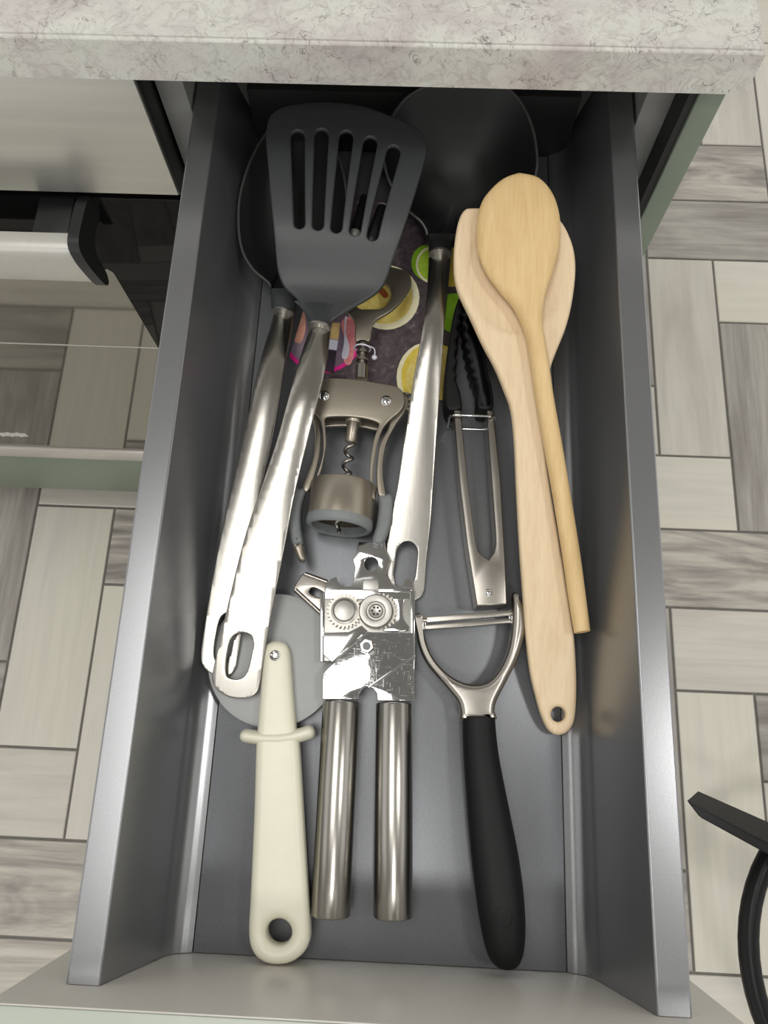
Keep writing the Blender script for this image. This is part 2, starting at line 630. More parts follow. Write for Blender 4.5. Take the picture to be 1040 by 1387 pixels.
M['unseen_ceiling'] = plain('ceiling_greyed_for_reflections', srgb(150, 148, 144), 0.8, 0.0, vary=0.02, scale=20)  # out of view, greyed to darken what the chrome reflects
tag(finish(box_bm((-1.6, -1.3, 1.70), (1.9, 2.3, 1.74)), 'unseen_ceiling', M['unseen_ceiling'], smooth=0), kind='structure')

# ------------------------------------------------------------------ worktop
WY, WB, WT = 0.428, 0.0545, 0.0795
bm = box_bm((-1.0, WY, WB), (0.1695, 1.05, WT), 0)
edge = [e for e in bm.edges if all(v.co.z > WT - 1e-6 for v in e.verts)]
bmesh.ops.bevel(bm, geom=edge, offset=0.0018, segments=3, affect='EDGES')
o_ = finish(bm, 'worktop', M['worktop'], smooth=40)
wn = o_.modifiers.new('weighted', 'WEIGHTED_NORMAL'); wn.weight = 90; wn.keep_sharp = True
tag(COL.objects['worktop'], 'pale grey speckled stone-look worktop across the top of the drawer', 'worktop')

# ------------------------------------------------------------------ cabinet around the drawer
FY = 0.445
cab = thing('base_cabinet', (0.0, 0.74, ROOM_Z), 'grey base cabinet with a sage green end panel, under the worktop, holding the open drawer', 'cabinet')
finish(box_bm((-0.150, FY + 0.02, -0.70), (-0.1335, 1.03, WB - 0.0005), 0.0004), 'side_panel', M['carcass'], cab)
finish(box_bm((0.1338, FY + 0.02, -0.70), (0.150, 1.03, WB - 0.0005), 0.0004), 'side_panel', M['carcass'], cab)
finish(box_bm((0.1545, FY, -0.70), (0.1685, 1.04, WB - 0.0005), 0.0006), 'end_panel', M['green'], cab)['label'] = 'sage green end panel'
finish(box_bm((0.1500, FY + 0.002, -0.70), (0.1545, 1.03, WB - 0.0005)), 'black_filler', M['dark'], cab)['label'] = 'black strip beside the green panel'  # black filler added over the green panel's inner face
finish(box_bm((-0.1335, 1.01, -0.70), (0.1338, 1.03, WB - 0.0005)), 'back_panel', M['dark'], cab)
finish(box_bm((-0.1335, FY + 0.02, -0.70), (0.1338, 1.01, -0.684)), 'bottom_panel', M['carcass'], cab)
finish(box_bm((-0.150, 0.50, ROOM_Z), (0.150, 0.516, -0.70)), 'plinth', M['dark'], cab)
finish(box_bm((-0.1485, FY, -0.685), (0.1505, FY + 0.0185, -0.166), 0.0006), 'door', M['green'], cab)

# ------------------------------------------------------------------ built-in oven on the left
ov = thing('built_in_oven', (-0.455, 0.72, ROOM_Z), 'built-in oven with steel control panel, black glass door and bar handle, left of the drawer', 'oven')
OX0, OX1 = -0.752, -0.1535
finish(box_bm((OX0, FY + 0.022, -0.557), (OX1, 1.0, 0.046)), 'housing', M['dark'], ov)
cp = finish(box_bm((OX0, FY - 0.002, -0.0510), (OX1 + 0.0015, FY + 0.0005, 0.046), 0.0006), 'control_panel', M['oven_steel'], ov)
finish(box_bm((OX0, FY + 0.0005, -0.0535), (OX1 + 0.0022, FY + 0.022, 0.046), 0.0004), 'panel_surround', M['black_plastic'], ov)
cp['label'] = 'brushed steel control panel'
dr = finish(box_bm((OX0, FY, -0.527), (OX1, FY + 0.021, -0.0580), 0.0006), 'oven_door', M['glass_black'], ov)
# mirrored window inside the black border, a round-cornered plate a little proud of the glass
wx0, wx1, wz0, wz1, rr = OX0 + 0.075, -0.2283, -0.5265, -0.1385, 0.006
pts = [(wx0, wz0), (wx1, wz0)] + [(wx1 - rr + rr * math.cos(a), wz1 - rr + rr * math.sin(a)) for a in [k * math.pi / 12 for k in range(7)]] + \
      [(wx0 + rr - rr * math.sin(a), wz1 - rr + rr * math.cos(a)) for a in [k * math.pi / 12 for k in range(7)]]
bm = prism_bm(pts, 0, 0.0006)
for v in bm.verts:
    v.co = Vector((v.co.x, FY - v.co.z, v.co.y))
finish(bm, 'window_glass', M['glass_mirror'], dr)
finish(box_bm((wx0, FY - 0.0010, -0.2606), (wx1 + 0.0005, FY - 0.0006, -0.2590)), 'rack_line', M['alu'], dr)
bmk = bmesh.new()
for k in range(9):
    p = at(1 + k * 4.2, 587.5 + k * 0.12, y=FY)
    hh = 0.005 if k % 3 else 0.007
    box_bm((p.x - 0.0018, FY - 0.0008, p.z - hh), (p.x + 0.0016, FY - 0.0006, p.z + hh), 0, bm=bmk)
finish(bmk, 'logo_print', M['mark'], dr)
# handle bar on two black brackets


def yz_extrude(prof, x0, x1):
    b = bmesh.new()
    l = [b.verts.new((x0, p[0], p[1])) for p in prof]; r = [b.verts.new((x1, p[0], p[1])) for p in prof]
    n = len(prof)
    b.faces.new(l); b.faces.new(r[::-1])
    for i in range(n):
        b.faces.new((l[i], r[i], r[(i + 1) % n], l[(i + 1) % n]))
    return b
HX = -0.2210
bar_prof = catmull([(0.4165, -0.0580), (0.4060, -0.0585), (0.4035, -0.0640), (0.4040, -0.0760), (0.4055, -0.0900), (0.4085, -0.1010), (0.4110, -0.1020), (0.4115, -0.0900), (0.4105, -0.0750), (0.4110, -0.0640), (0.4165, -0.0625)], 3)
finish(yz_extrude(bar_prof, OX0 + 0.06, HX), 'handle_bar', M['alu'], dr)['label'] = 'pale aluminium handle bar'
br_prof = catmull([(FY, -0.0565), (0.4200, -0.0520), (0.4050, -0.0535), (0.4015, -0.0640), (0.4025, -0.0800), (0.4060, -0.1000), (0.4105, -0.1060), (0.4150, -0.1000), (0.4170, -0.0800), (0.4250, -0.0730), (FY, -0.0745)], 3)
for xa, xb in ((HX, HX + 0.0075), (OX0 + 0.0525, OX0 + 0.06)):
    finish(yz_extrude(br_prof, xa, xb), 'handle_bracket', M['black_plastic'], dr)
for xa in (HX - 0.028, OX0 + 0.065):
    finish(box_bm((xa, 0.4165, -0.0745), (xa + 0.024, FY, -0.0590), 0.0008), 'handle_mount', M['black_plastic'], dr)
finish(box_bm((OX0, FY - 0.004, -0.5575), (OX1, FY + 0.021, -0.5280), 0.0015), 'bottom_trim', M['trimlight'], ov)['label'] = 'pale trim strip'
lowdr = thing('oven_housing_cabinet', (-0.455, FY, -0.702), 'sage green cabinet front panel below the oven', 'cabinet front')
finish(box_bm((-0.752, FY, -0.700), (-0.1535, FY + 0.019, -0.5590), 0.0012), 'front_panel', M['green'], lowdr)
finish(box_bm((-0.752, 0.50, ROOM_Z), (-0.1535, 0.516, -0.70)), 'plinth', M['dark'], lowdr)
finish(box_bm((-0.752, FY + 0.019, -0.700), (-0.1535, 1.0, -0.5600)), 'drawer_box', M['carcass'], lowdr)

# ------------------------------------------------------------------ the drawer
dw = thing('drawer_unit', (0, 0.25, -0.16), 'grey metal sided kitchen drawer pulled open under the worktop, holding the utensils', 'drawer')
DY = 0.502
curve_ = catmull([(0.1062, -0.0415), (0.1056, -0.0436), (0.1043, -0.0490), (0.1018, -0.0535), (0.0985, -0.0562), (0.0955, -0.0575), (0.0929, -0.0588), (0.0920, -0.0592)], 5, closed=False)[5:-5]
inner = curve_
arc_o = [(0.1308 + 0.0012 * math.cos(a), -0.0012 + 0.0012 * math.sin(a)) for a in [math.pi / 2 * k / 6 for k in range(7)]]
arc_i = [(0.1184 - 0.0012 * math.sin(a), -0.0012 + 0.0012 * math.cos(a)) for a in [math.radians(76) * k / 6 for k in range(7)]]
prof = [(0.0929, -0.0670), (0.1320, -0.0670)] + arc_o + arc_i + inner
for s in (-1, 1):
    b = bmesh.new()
    a0 = [b.verts.new((s * p[0], 0.0003, p[1])) for p in prof]; a1 = [b.verts.new((s * p[0], DY, p[1])) for p in prof]
    n = len(prof)
    b.faces.new(a0); b.faces.new(a1[::-1])
    for i in range(n):
        b.faces.new((a0[i], a1[i], a1[(i + 1) % n], a0[(i + 1) % n]))
    o_ = finish(b, 'side_rail', M['rail'], dw, smooth=32)
    wn = o_.modifiers.new('weighted', 'WEIGHTED_NORMAL'); wn.keep_sharp = True; wn.weight = 80
finish(box_bm((-0.0924, 0.0003, -0.0670), (0.0924, 0.4895, FZ), 0.0003), 'bottom_panel', M['bottom'], dw)
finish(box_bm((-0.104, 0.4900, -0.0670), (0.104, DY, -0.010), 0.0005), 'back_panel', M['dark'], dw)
fp = finish(box_bm((-0.1520, -0.0190, -0.165), (0.1520, -0.0007, 0.0268), 0.0009), 'front_panel', M['front_edge'], dw)
fp['label'] = 'pale sage front panel'
finish(box_bm((-0.1518, -0.0007, -0.1648), (0.1518, 0.0, 0.0264), 0.0001), 'inner_face', M['front'], fp)['label'] = 'pale greige inner face'

# ------------------------------------------------------------------ printed card lying on the drawer bottom
HC = 0.0006
A, B = at(386, 500, z=FZ + HC), at(606, 545, z=FZ + HC)
ux = (B - A).normalized(); uy = Vector((-ux.y, ux.x, 0))
if uy.y < 0: uy = -uy
W_, H_ = (B - A).length, 0.135
medal = at(437, 450, z=FZ + HC)
RM = (at(492, 450, z=FZ + HC) - medal).length * 1.0
card_poly = [A + ux * 0.018, A + ux * W_, A + ux * W_ + uy * H_, A + uy * H_, A + uy * 0.028]
corner = catmull([tuple(A + uy * 0.028)[:2], tuple(A + ux * 0.0035 + uy * 0.012)[:2], tuple(A + ux * 0.018)[:2]], 5, closed=False)
card_poly = corner + [tuple(p)[:2] for p in card_poly[1:4]]


def print_mat(name, stops, scale, dist=0.5, rough=0.4):
    m, nt, b = mat_new(name)
    f = noise(nt, coords(nt), scale, 4, 0.6, dist)
    nt.links.new(ramp(nt, stops, f), b.inputs['Base Color'])
    b.inputs['Roughness'].default_value = rough
    return m


M['card'] = print_mat('printed_card', [(0.35, srgb(66, 58, 62)), (0.62, srgb(92, 80, 84)), (0.72, srgb(140, 126, 130))], 260)
M['p_lemon'] = print_mat('print_lemon_pulp', [(0.3, srgb(226, 196, 84)), (0.7, srgb(240, 224, 140))], 160, 1.5)
M['p_pith'] = print_mat('print_pith', [(0.3, srgb(236, 228, 178)), (0.7, srgb(246, 240, 208))], 120)
M['p_rind'] = print_mat('print_rind', [(0.3, srgb(222, 190, 60)), (0.7, srgb(236, 214, 96))], 120)
M['p_lime'] = print_mat('print_lime', [(0.3, srgb(150, 188, 40)), (0.7, srgb(186, 214, 74))], 200, 1.5)
M['p_limerind'] = print_mat('print_lime_rind', [(0.3, srgb(120, 176, 30)), (0.7, srgb(150, 200, 46))], 120)
M['p_skin'] = print_mat('print_skin', [(0.3, srgb(206, 140, 118)), (0.7, srgb(232, 178, 156))], 140)
M['p_pink'] = print_mat('print_magenta', [(0.3, srgb(226, 30, 140)), (0.7, srgb(236, 44, 152))], 100)
M['p_mauve'] = print_mat('print_mauve', [(0.3, srgb(104, 88, 104)), (0.7, srgb(140, 122, 138))], 60)
M['p_rose'] = print_mat('print_rose', [(0.3, srgb(214, 110, 116)), (0.7, srgb(238, 168, 168))], 150, 1)
M['p_dark'] = print_mat('print_dark', [(0.3, srgb(46, 38, 48)), (0.7, srgb(74, 60, 74))], 120)
M['p_white'] = print_mat('print_white', [(0.3, srgb(206, 206, 222)), (0.7, srgb(226, 226, 238))], 80)
M['p_tan'] = print_mat('print_tan', [(0.3, srgb(196, 160, 96)), (0.7, srgb(222, 192, 130))], 80)
M['p_brown'] = print_mat('print_brown', [(0.3, srgb(150, 70, 40)), (0.7, srgb(190, 110, 60))], 150)
card = finish(prism_bm(card_poly, FZ + 0.0002, FZ + HC), 'printed_card', M['card'], smooth=0)
tag(card, 'dark printed card with lemon and lime pictures, lying on the drawer bottom under the corkscrew', 'card')
LAY = [0]


def clip(pts):
    """keep a printed patch inside the card"""
    def cut(poly, n, d):
        out = []
        for i, p in enumerate(poly):
            q = poly[(i + 1) % len(poly)]
            a, b = p[0] * n.x + p[1] * n.y - d, q[0] * n.x + q[1] * n.y - d
            if a <= 0: out.append(p)
            if a * b < 0:
                t = a / (a - b)
                out.append((p[0] + (q[0] - p[0]) * t, p[1] + (q[1] - p[1]) * t))
        return out
    e = 0.0006
    pts = cut(pts, -uy, (-uy).dot(A) - e)
    pts = cut(pts, ux, ux.dot(A) + W_ - e)
    pts = cut(pts, -ux, (-ux).dot(A) - e)
    return pts


def patch(name, px, mat, smooth=True):
    LAY[0] += 1
    p = catmull(px, 5) if smooth else px
    w = [tuple(at(u, v, z=FZ + HC))[:2] for u, v in p]
    w = clip(w)
    if len(w) < 3: return
    finish(prism_bm(w, FZ + HC, FZ + HC + 0.00004 * LAY[0]), name, mat, card, smooth=0)


def disc_px(u, v, r, k=1.0, n=28, a0=0, a1=2 * math.pi):
    return [(u + r * math.cos(a0 + (a1 - a0) * i / n), v + r * k * math.sin(a0 + (a1 - a0) * i / n)) for i in range(n)]


patch('printed_lemon', disc_px(523, 403, 45, 0.97), M['p_pith'], False)
patch('printed_lemon', disc_px(521, 402, 38, 0.97), M['p_lemon'], False)
patch('printed_lemon', disc_px(506, 404, 30, 0.9), M['p_pith'], False)
patch('printed_lemon', disc_px(504, 404, 26, 0.9), M['p_lemon'], False)
patch('printed_spice', [(511, 388), (520, 391), (526, 400), (521, 404), (514, 397)], M['p_brown'])
patch('printed_lime', disc_px(579, 356, 22, 1.1), M['p_limerind'], False)
patch('printed_lime', disc_px(586, 359, 23, 1.1), M['p_pith'], False)
patch('printed_lime', disc_px(586, 359, 20, 1.1), M['p_lime'], False)
patch('printed_lime', disc_px(612, 362, 24, 1.1), M['p_rind'], False)
patch('printed_lime', disc_px(614, 424, 22, 1.2), M['p_limerind'], False)
patch('printed_lemon', disc_px(580, 512, 43, 1.12), M['p_pith'], False)
patch('printed_lemon', disc_px(586, 512, 43, 1.10), M['p_rind'], False)
patch('printed_lemon', disc_px(590, 514, 40, 1.10), M['p_lemon'], False)
# round picture with a magenta ring at the card's corner
ring = disc_px(437, 450, 56, 1.0)
patch('printed_ring', ring, M['p_pink'], False)
patch('printed_picture', disc_px(437, 449, 51.5, 1.0), M['p_mauve'], False)
patch('printed_hand', [(392, 445), (396, 420), (404, 405), (412, 420), (414, 445), (408, 464), (398, 462)], M['p_skin'])
patch('printed_bottle', [(440, 474), (456, 476), (452, 505), (434, 503)], M['p_dark'], False)
patch('printed_bottle', [(446, 460), (458, 462), (456, 475), (443, 473)], M['p_white'], False)
patch('printed_bottle', [(450, 438), (461, 438), (458, 461), (446, 459)], M['p_tan'], False)
patch('printed_cloth', [(462, 440), (470, 430), (481, 436), (481, 470), (476, 492), (468, 494), (464, 480), (468, 465)], M['p_rose'])
patch('printed_cloth', [(467, 432), (470, 432), (468, 450), (473, 470), (470, 486), (463, 484), (466, 464)], M['p_white'])

# ------------------------------------------------------------------ steel handle builder shared by the three nylon tools
def handle_warp(left, right, h, c):
    L = [ph(u, v, h) for u, v in left]; R = [ph(u, v, h) for u, v in right]
    fl = linear([(p.y, p.x) for p in L]); fr = linear([(p.y, p.x) for p in R])

    def w(x, y):
        a, b = fl(y), fr(y)
        s = max(-1.0, min(1.0, (x - (a + b) / 2) / max((b - a) / 2, 1e-4)))
        return -c(y) * s * s
    return w


def hang_handle(parent, left, right, end, hole, h, c, thick=0.0015):
    """strip of steel: left edge top to bottom, end points, right edge bottom to top"""
    ol = catmull(left + end + right[::-1], 4, closed=False)
    loops = [[ph(u, v, h) for u, v in ol], [ph(u, v, h) for u, v in catmull(hole, 5)]]
    bm = sheet_bm(loops, thick, 0.0005, 2, cuts=[(1, 46), (0, 22)])
    wf = handle_warp(left, right, h, c)
    for v in bm.verts:
        v.co.z += FZ + h(v.co.y) + wf(v.co.x, v.co.y)
    return finish(bm, 'handle', M['steel'], parent, smooth=40)


# ------------------------------------------------------------------ black serving spoon (left, under the turner)
hs = interp([(0.136, 0.0098), (0.25, 0.0215), (0.285, 0.0255), (0.300, 0.0262), (0.315, 0.0252), (0.346, 0.0205), (0.36, 0.0215), (0.47, 0.033)])
sp = thing('serving_spoon', tuple(ph(330, 650, hs).xy) + (FZ,), 'black nylon serving spoon with steel handle, half hidden under the slotted turner', 'spoon')
L = [(368, 421), (347, 507), (331.6, 579), (316, 650), (298, 731), (284.7, 802), (275, 862), (272, 890)]
R = [(397, 423), (383, 507), (369.6, 588), (356, 650), (341, 731), (332, 802), (326, 862), (322, 890)]
hang_handle(sp, L, R, [(275, 902), (284, 911), (297, 916), (311, 915), (319, 905)],
            [(290, 885), (291, 870), (296, 845), (302, 833), (312, 830), (320, 838), (319, 852), (312, 885), (303, 897), (293, 895)],
            hs, interp([(0.13, 0.0003), (0.20, 0.0005), (0.27, 0.0014), (0.32, 0.0024), (0.34, 0.0045)]))
px = [(368, 400), (366, 386), (358, 378), (343, 365), (331, 346), (325, 325), (323, 297), (325, 266), (334, 232), (346, 204), (362, 179), (385, 160),
      (410, 156), (435, 170), (452, 196), (463, 226), (469, 262), (469, 300), (460, 332), (444, 356), (424, 374), (408, 388), (401, 402)]
out = [ph(u, v, hs) for u, v in catmull(px, 4)]
c0 = ph(397, 280, hs)
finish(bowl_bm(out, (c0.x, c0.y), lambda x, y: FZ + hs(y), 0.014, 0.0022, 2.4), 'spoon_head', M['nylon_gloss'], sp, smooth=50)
finish(tube_bm([Vector((p.x, p.y, FZ + hs(p.y))) for p in out[3:-7]], 0.0009, 8), 'rim', M['rim'], sp, smooth=60)
finish(loft_px([(366, 392, 404, 394, 0.0215, 0.004), (367, 402, 401, 405, 0.0208, 0.008), (367, 412, 400, 415, 0.0203, 0.0100), (367.5, 421, 398.5, 424, 0.0205, 0.0105)], 20, 3), 'neck', M['nylon'], sp)
finish(loft_px([(367.5, 420.5, 398.5, 423.5, 0.0205, 0.0109), (367.7, 422.5, 398, 425.5, 0.0207, 0.0107)], 20, 2), 'collar', M['zinc'], sp)

# ------------------------------------------------------------------ black ladle (middle, bowl at the back)
hl = interp([(0.186, 0.0042), (0.300, 0.0300), (0.325, 0.0350), (0.338, 0.0360), (0.352, 0.0350), (0.3865, 0.0300), (0.397, 0.0320), (0.488, 0.0575)])
la = thing('ladle', tuple(ph(575, 560, hl).xy) + (FZ,), 'black nylon ladle with deep round bowl at the back and long steel handle', 'ladle')
L = [(581, 343), (577.5, 400), (570, 455), (560, 512), (551, 575), (546.5, 601), (538, 659.5), (531, 692), (523, 740), (519, 785)]
R = [(611.5, 345), (605, 410), (601, 455), (597, 512), (592.5, 575), (590.5, 601), (586.5, 659.5), (583.5, 705), (578, 755), (575.5, 790)]
hang_handle(la, L, R, [(519, 800), (525, 811), (543, 815), (560, 814), (570, 809), (574.5, 800)],
            [(533, 782), (535, 762), (538, 744), (547, 734.5), (557, 734.5), (564.5, 743), (565, 757), (561, 786), (552, 798), (540, 797)],
            hl, interp([(0.18, 0.0003), (0.26, 0.0005), (0.31, 0.0014), (0.36, 0.0024), (0.385, 0.0045)]))
px = [(581, 330), (578, 314), (570, 300), (556, 288), (538, 266), (524, 236), (519, 205), (524, 175), (536, 150), (552, 131), (575, 118), (605, 111), (640, 109), (670, 112),
      (691, 122), (708, 142), (720, 170), (726, 198), (727, 228), (716, 262), (692, 292), (655, 310), (625, 318), (613, 331)]
out = [ph(u, v, hl) for u, v in catmull(px, 4)]
c0 = ph(625, 212, hl)
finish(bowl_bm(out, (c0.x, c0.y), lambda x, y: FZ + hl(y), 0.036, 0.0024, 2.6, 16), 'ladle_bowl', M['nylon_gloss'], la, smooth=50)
finish(tube_bm([Vector((p.x, p.y, FZ + hl(p.y))) for p in out[3:-6]], 0.0009, 8), 'rim', M['rim'], la, smooth=60)
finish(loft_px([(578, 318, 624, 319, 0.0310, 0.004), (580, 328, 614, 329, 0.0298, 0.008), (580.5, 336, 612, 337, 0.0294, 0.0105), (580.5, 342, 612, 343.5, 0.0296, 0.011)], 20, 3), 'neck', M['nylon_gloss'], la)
finish(loft_px([(580.2, 342, 612.2, 343.5, 0.0296, 0.0116), (580.4, 344.5, 611.8, 346, 0.0299, 0.0114)], 20, 2), 'collar', M['zinc'], la)

# ------------------------------------------------------------------ slotted turner (on top)
ht = interp([(0.120, 0.0128), (0.245, 0.0335), (0.272, 0.0395), (0.286, 0.0410), (0.300, 0.0403), (0.333, 0.0360), (0.343, 0.0348), (0.353, 0.0342), (0.360, 0.0350), (0.367, 0.0378), (0.374, 0.0420), (0.381, 0.0462), (0.388, 0.0492), (0.397, 0.0513), (0.44, 0.0552), (0.475, 0.0575)])
tu = thing('slotted_turner', tuple(ph(375, 700, ht).xy) + (FZ,), 'black nylon slotted turner with five slots and brushed steel handle, lying on top', 'turner')
L = [(417.5, 440), (402, 494), (387.5, 547), (374, 597), (351.7, 664), (329, 735), (307, 825), (291, 895), (287.5, 915)]
R = [(446.8, 444), (441, 494), (430, 541), (418, 590), (400, 664), (384.5, 745), (368, 829), (356.5, 895), (352.5, 925)]
hang_handle(tu, L, R, [(289, 927), (296, 936), (312, 944.5), (334, 945.5), (347, 939)],
            [(306, 912), (307, 890), (311.5, 869), (318, 860), (328, 857), (338, 860), (343, 871), (340, 890), (334, 911), (325, 919.5), (312, 919)],
            ht, interp([(0.12, 0.0003), (0.19, 0.0005), (0.25, 0.0014), (0.31, 0.0026), (0.333, 0.0050)]))
K = lambda X, Y: (300 + X / 3.25, 100 + Y / 3.25)
px = [K(*p) for p in [(205, 215), (225, 180), (270, 152), (350, 135), (450, 128), (550, 135), (640, 152), (730, 185), (810, 215), (860, 245), (890, 280), (903, 330), (895, 380), (870, 470),
      (830, 600), (790, 720), (755, 820), (728, 900), (700, 950), (650, 990), (580, 1030), (520, 1068), (482, 1096), (474, 1112), (430, 1104), (386, 1092), (376, 1070), (362, 1030), (330, 990), (280, 945),
      (257, 900), (245, 850), (235, 740), (222, 600), (205, 400), (197, 290)]]


def slot(x0, y0, x1, y1, r0, r1):
    d = Vector((x1 - x0, y1 - y0)).normalized(); a = math.atan2(d.y, d.x)
    o = [(x0 + r0 * math.cos(a + math.pi / 2 + k * math.pi / 8), y0 + r0 * math.sin(a + math.pi / 2 + k * math.pi / 8)) for k in range(9)]
    o += [(x1 + r1 * math.cos(a - math.pi / 2 + k * math.pi / 8), y1 + r1 * math.sin(a - math.pi / 2 + k * math.pi / 8)) for k in range(9)]
    return [K(*p) for p in o]


slots = [slot(336, 286, 344, 662, 31, 24), slot(441, 280, 425, 668, 31, 25), slot(549, 288, 506, 680, 31, 25), slot(654, 314, 588, 692, 31, 25), slot(756, 354, 665, 714, 31, 25)]
loops = [[ph(u, v, ht) for u, v in catmull(px, 4)]] + [[ph(u, v, ht) for u, v in s] for s in slots]
bm = sheet_bm(loops, 0.0030, 0.0011, 3, cuts=[(1, 40), (0, 10)])
zc = ph(470, 300, ht)
for v in bm.verts:
    y = v.co.y
    k = max(0.0, min(1.0, (0.385 - y) / 0.045))
    s = (v.co.x - zc.x) / 0.035
    v.co.z += FZ + ht(y) - 0.0
finish(bm, 'turner_head', M['nylon'], tu, smooth=40)
finish(loft_px([(398, 408, 472, 412, 0.0342, 0.0026), (408, 418, 456, 422, 0.0346, 0.0060), (416, 431, 448.5, 435, 0.0352, 0.0095), (417, 440, 447.5, 444, 0.0356, 0.0110)], 20, 3), 'neck', M['nylon'], tu)
finish(loft_px([(416.8, 439.5, 447.8, 443.5, 0.0356, 0.0115), (416.6, 442, 447.2, 446, 0.0358, 0.0113)], 20, 2), 'collar', M['zinc'], tu)

# ------------------------------------------------------------------ two dark rods glimpsed through the turner's slots
for k, (u0, v0, u1, v1, r, lab) in enumerate((
        (479.5, 321, 495, 268, 0.0034, 'short black rod with a bright chrome tip, seen through the fourth turner slot'),
        (502, 327, 519, 281, 0.0040, 'short black rod with a thin chrome ring, seen through the rightmost turner slot'))):
    p0, p1 = ph(u0, v0, 0.0012 + r), ph(u1, v1, 0.0012 + r)
    d = (p1 - p0); ln = d.length
    rod = thing('black_rod', (p0.x, p0.y, FZ + HC), lab, 'rod')
    if k == 0:
        finish(lathe_bm(p0, d, [(0.004, r), (ln, r), (ln + 0.0006, r * 0.8)], 20), 'shaft', M['nylon_gloss'], rod)
        finish(lathe_bm(p0, d, [(-0.0012, r * 0.55), (-0.0004, r * 0.9), (0.0016, r * 1.0), (0.0018, r * 0.85), (0.0024, r * 0.85), (0.0026, r), (0.0042, r)], 20), 'tip', M['alu'], rod)
    else:
        finish(lathe_bm(p0, d, [(-0.002, r * 0.6), (0, r * 0.92), (0.001, r), (ln - 0.0006, r)], 20), 'shaft', M['nylon_gloss'], rod)
        finish(lathe_bm(p0, d, [(ln - 0.0006, r * 1.06), (ln + 0.0004, r * 1.06)], 20), 'ring', M['alu'], rod)

# ------------------------------------------------------------------ winged corkscrew
Q = lambda X, Y: (380 + X / 4.623, 480 + Y / 4.623)
HA = 0.0188                                           # height of its axis
ax0, ax1 = ph(491, 470, HA), ph(459, 714, HA)         # along the axis, towards the bell
adir = (ax1 - ax0).normalized()
aside = Vector((adir.y, -adir.x, 0))
ck = thing('wing_corkscrew', (ax1.x, ax1.y, FZ), 'champagne metal winged corkscrew with grey plastic grips and bottle opener top', 'corkscrew')
body = [(205, 190), (250, 156), (330, 152), (420, 156), (510, 166), (620, 184), (715, 202), (760, 232), (778, 285), (768, 330), (738, 368), (685, 412), (640, 468), (607, 560), (587, 680), (577, 800), (592, 905),
        (572, 890), (557, 760), (565, 640), (588, 520), (614, 448), (604, 428), (560, 412), (500, 400), (400, 391), (310, 394), (280, 404), (279, 450), (286, 560), (270, 660), (242, 750), (206, 856),
        (190, 848), (230, 760), (256, 680), (266, 580), (262, 480), (246, 410), (206, 362), (192, 320), (190, 240)]
bpx = [Q(*p) for p in body]
sheet('body_plate', bpx, HA + 0.0058, 0.0022, M['champagne'], ck, bevel=0.0007, res=3)
low = [(205, 190), (250, 156), (330, 152), (420, 156), (510, 166), (620, 184), (715, 202), (760, 232), (778, 285), (768, 330), (738, 368), (685, 412), (640, 462), (600, 472), (500, 452), (400, 446), (300, 450), (262, 450), (246, 410), (206, 362), (192, 320), (190, 240)]
dsh = ph(500, 560, HA + 0.0058) - ph(500, 560, HA - 0.0058)
lowpx = [Q(X, Y + 6) for X, Y in low]
sheet('body_plate', lowpx, HA - 0.0058, 0.0022, M['champagne'], ck, bevel=0.0007, res=3)
for X, Y in ((272, 258), (660, 290)):
    u, v = Q(X, Y)
    p = ph(u, v, HA + 0.0069)
    finish(lathe_bm(p, (0, 0, 1), [(-0.014, 0.0024), (-0.0005, 0.0024), (-0.0003, 0.0031), (0.0006, 0.0030), (0.0013, 0.0022), (0.0015, 0.0008)], 24), 'rivet', M['chrome'], ck)
# levers (wings) with geared heads and grey grips
lev_r = [(690, 262), (760, 258), (800, 275), (806, 320), (792, 352), (720, 450), (664, 560), (642, 680), (642, 780), (656, 888), (611, 888), (598, 780), (602, 680), (622, 560), (676, 452), (660, 340), (650, 290)]
lev_l = [(170, 250), (230, 240), (280, 262), (292, 300), (262, 350), (240, 420), (252, 520), (240, 660), (186, 850), (138, 838), (196, 680), (214, 560), (208, 450), (184, 380), (150, 320), (150, 280)]
for lv, u in ((lev_l, 0), (lev_r, 1)):
    sheet('lever', [Q(*p) for p in lv], HA, 0.0042, M['champagne'], ck, bevel=0.0010, res=3)
for X, Y in ((794, 252), (808, 288), (806, 322), (798, 350)):
    a = Q(X, Y); p = ph(a[0], a[1], HA)
    finish(lathe_bm(p - Vector((0, 0, 0.002)), (0, 0, 1), [(0, 0.0009), (0.004, 0.0009)], 8), 'gear_tooth', M['champagne'], ck)
grip_r = [(611, 890), (650, 886), (692, 888), (699, 960), (684, 1080), (652, 1168), (618, 1195), (575, 1170), (598, 1085), (614, 970)]
grip_l = [(84, 846), (120, 848), (162, 856), (134, 950), (126, 1070), (141, 1185), (112, 1192), (76, 1192), (52, 1100), (46, 1035), (66, 930)]
for g in (grip_l, grip_r):
    sheet('grip', [Q(*p) for p in g], HA - 0.002, 0.0090, M['greyplast'], ck, bevel=0.0026, res=4)
sheet('grip_tip', [Q(*p) for p in [(78, 1194), (112, 1190), (141, 1187), (150, 1240), (158, 1285), (140, 1300), (116, 1290), (96, 1250)]], HA - 0.003, 0.0070, M['champagne'], ck, bevel=0.0018, res=3)
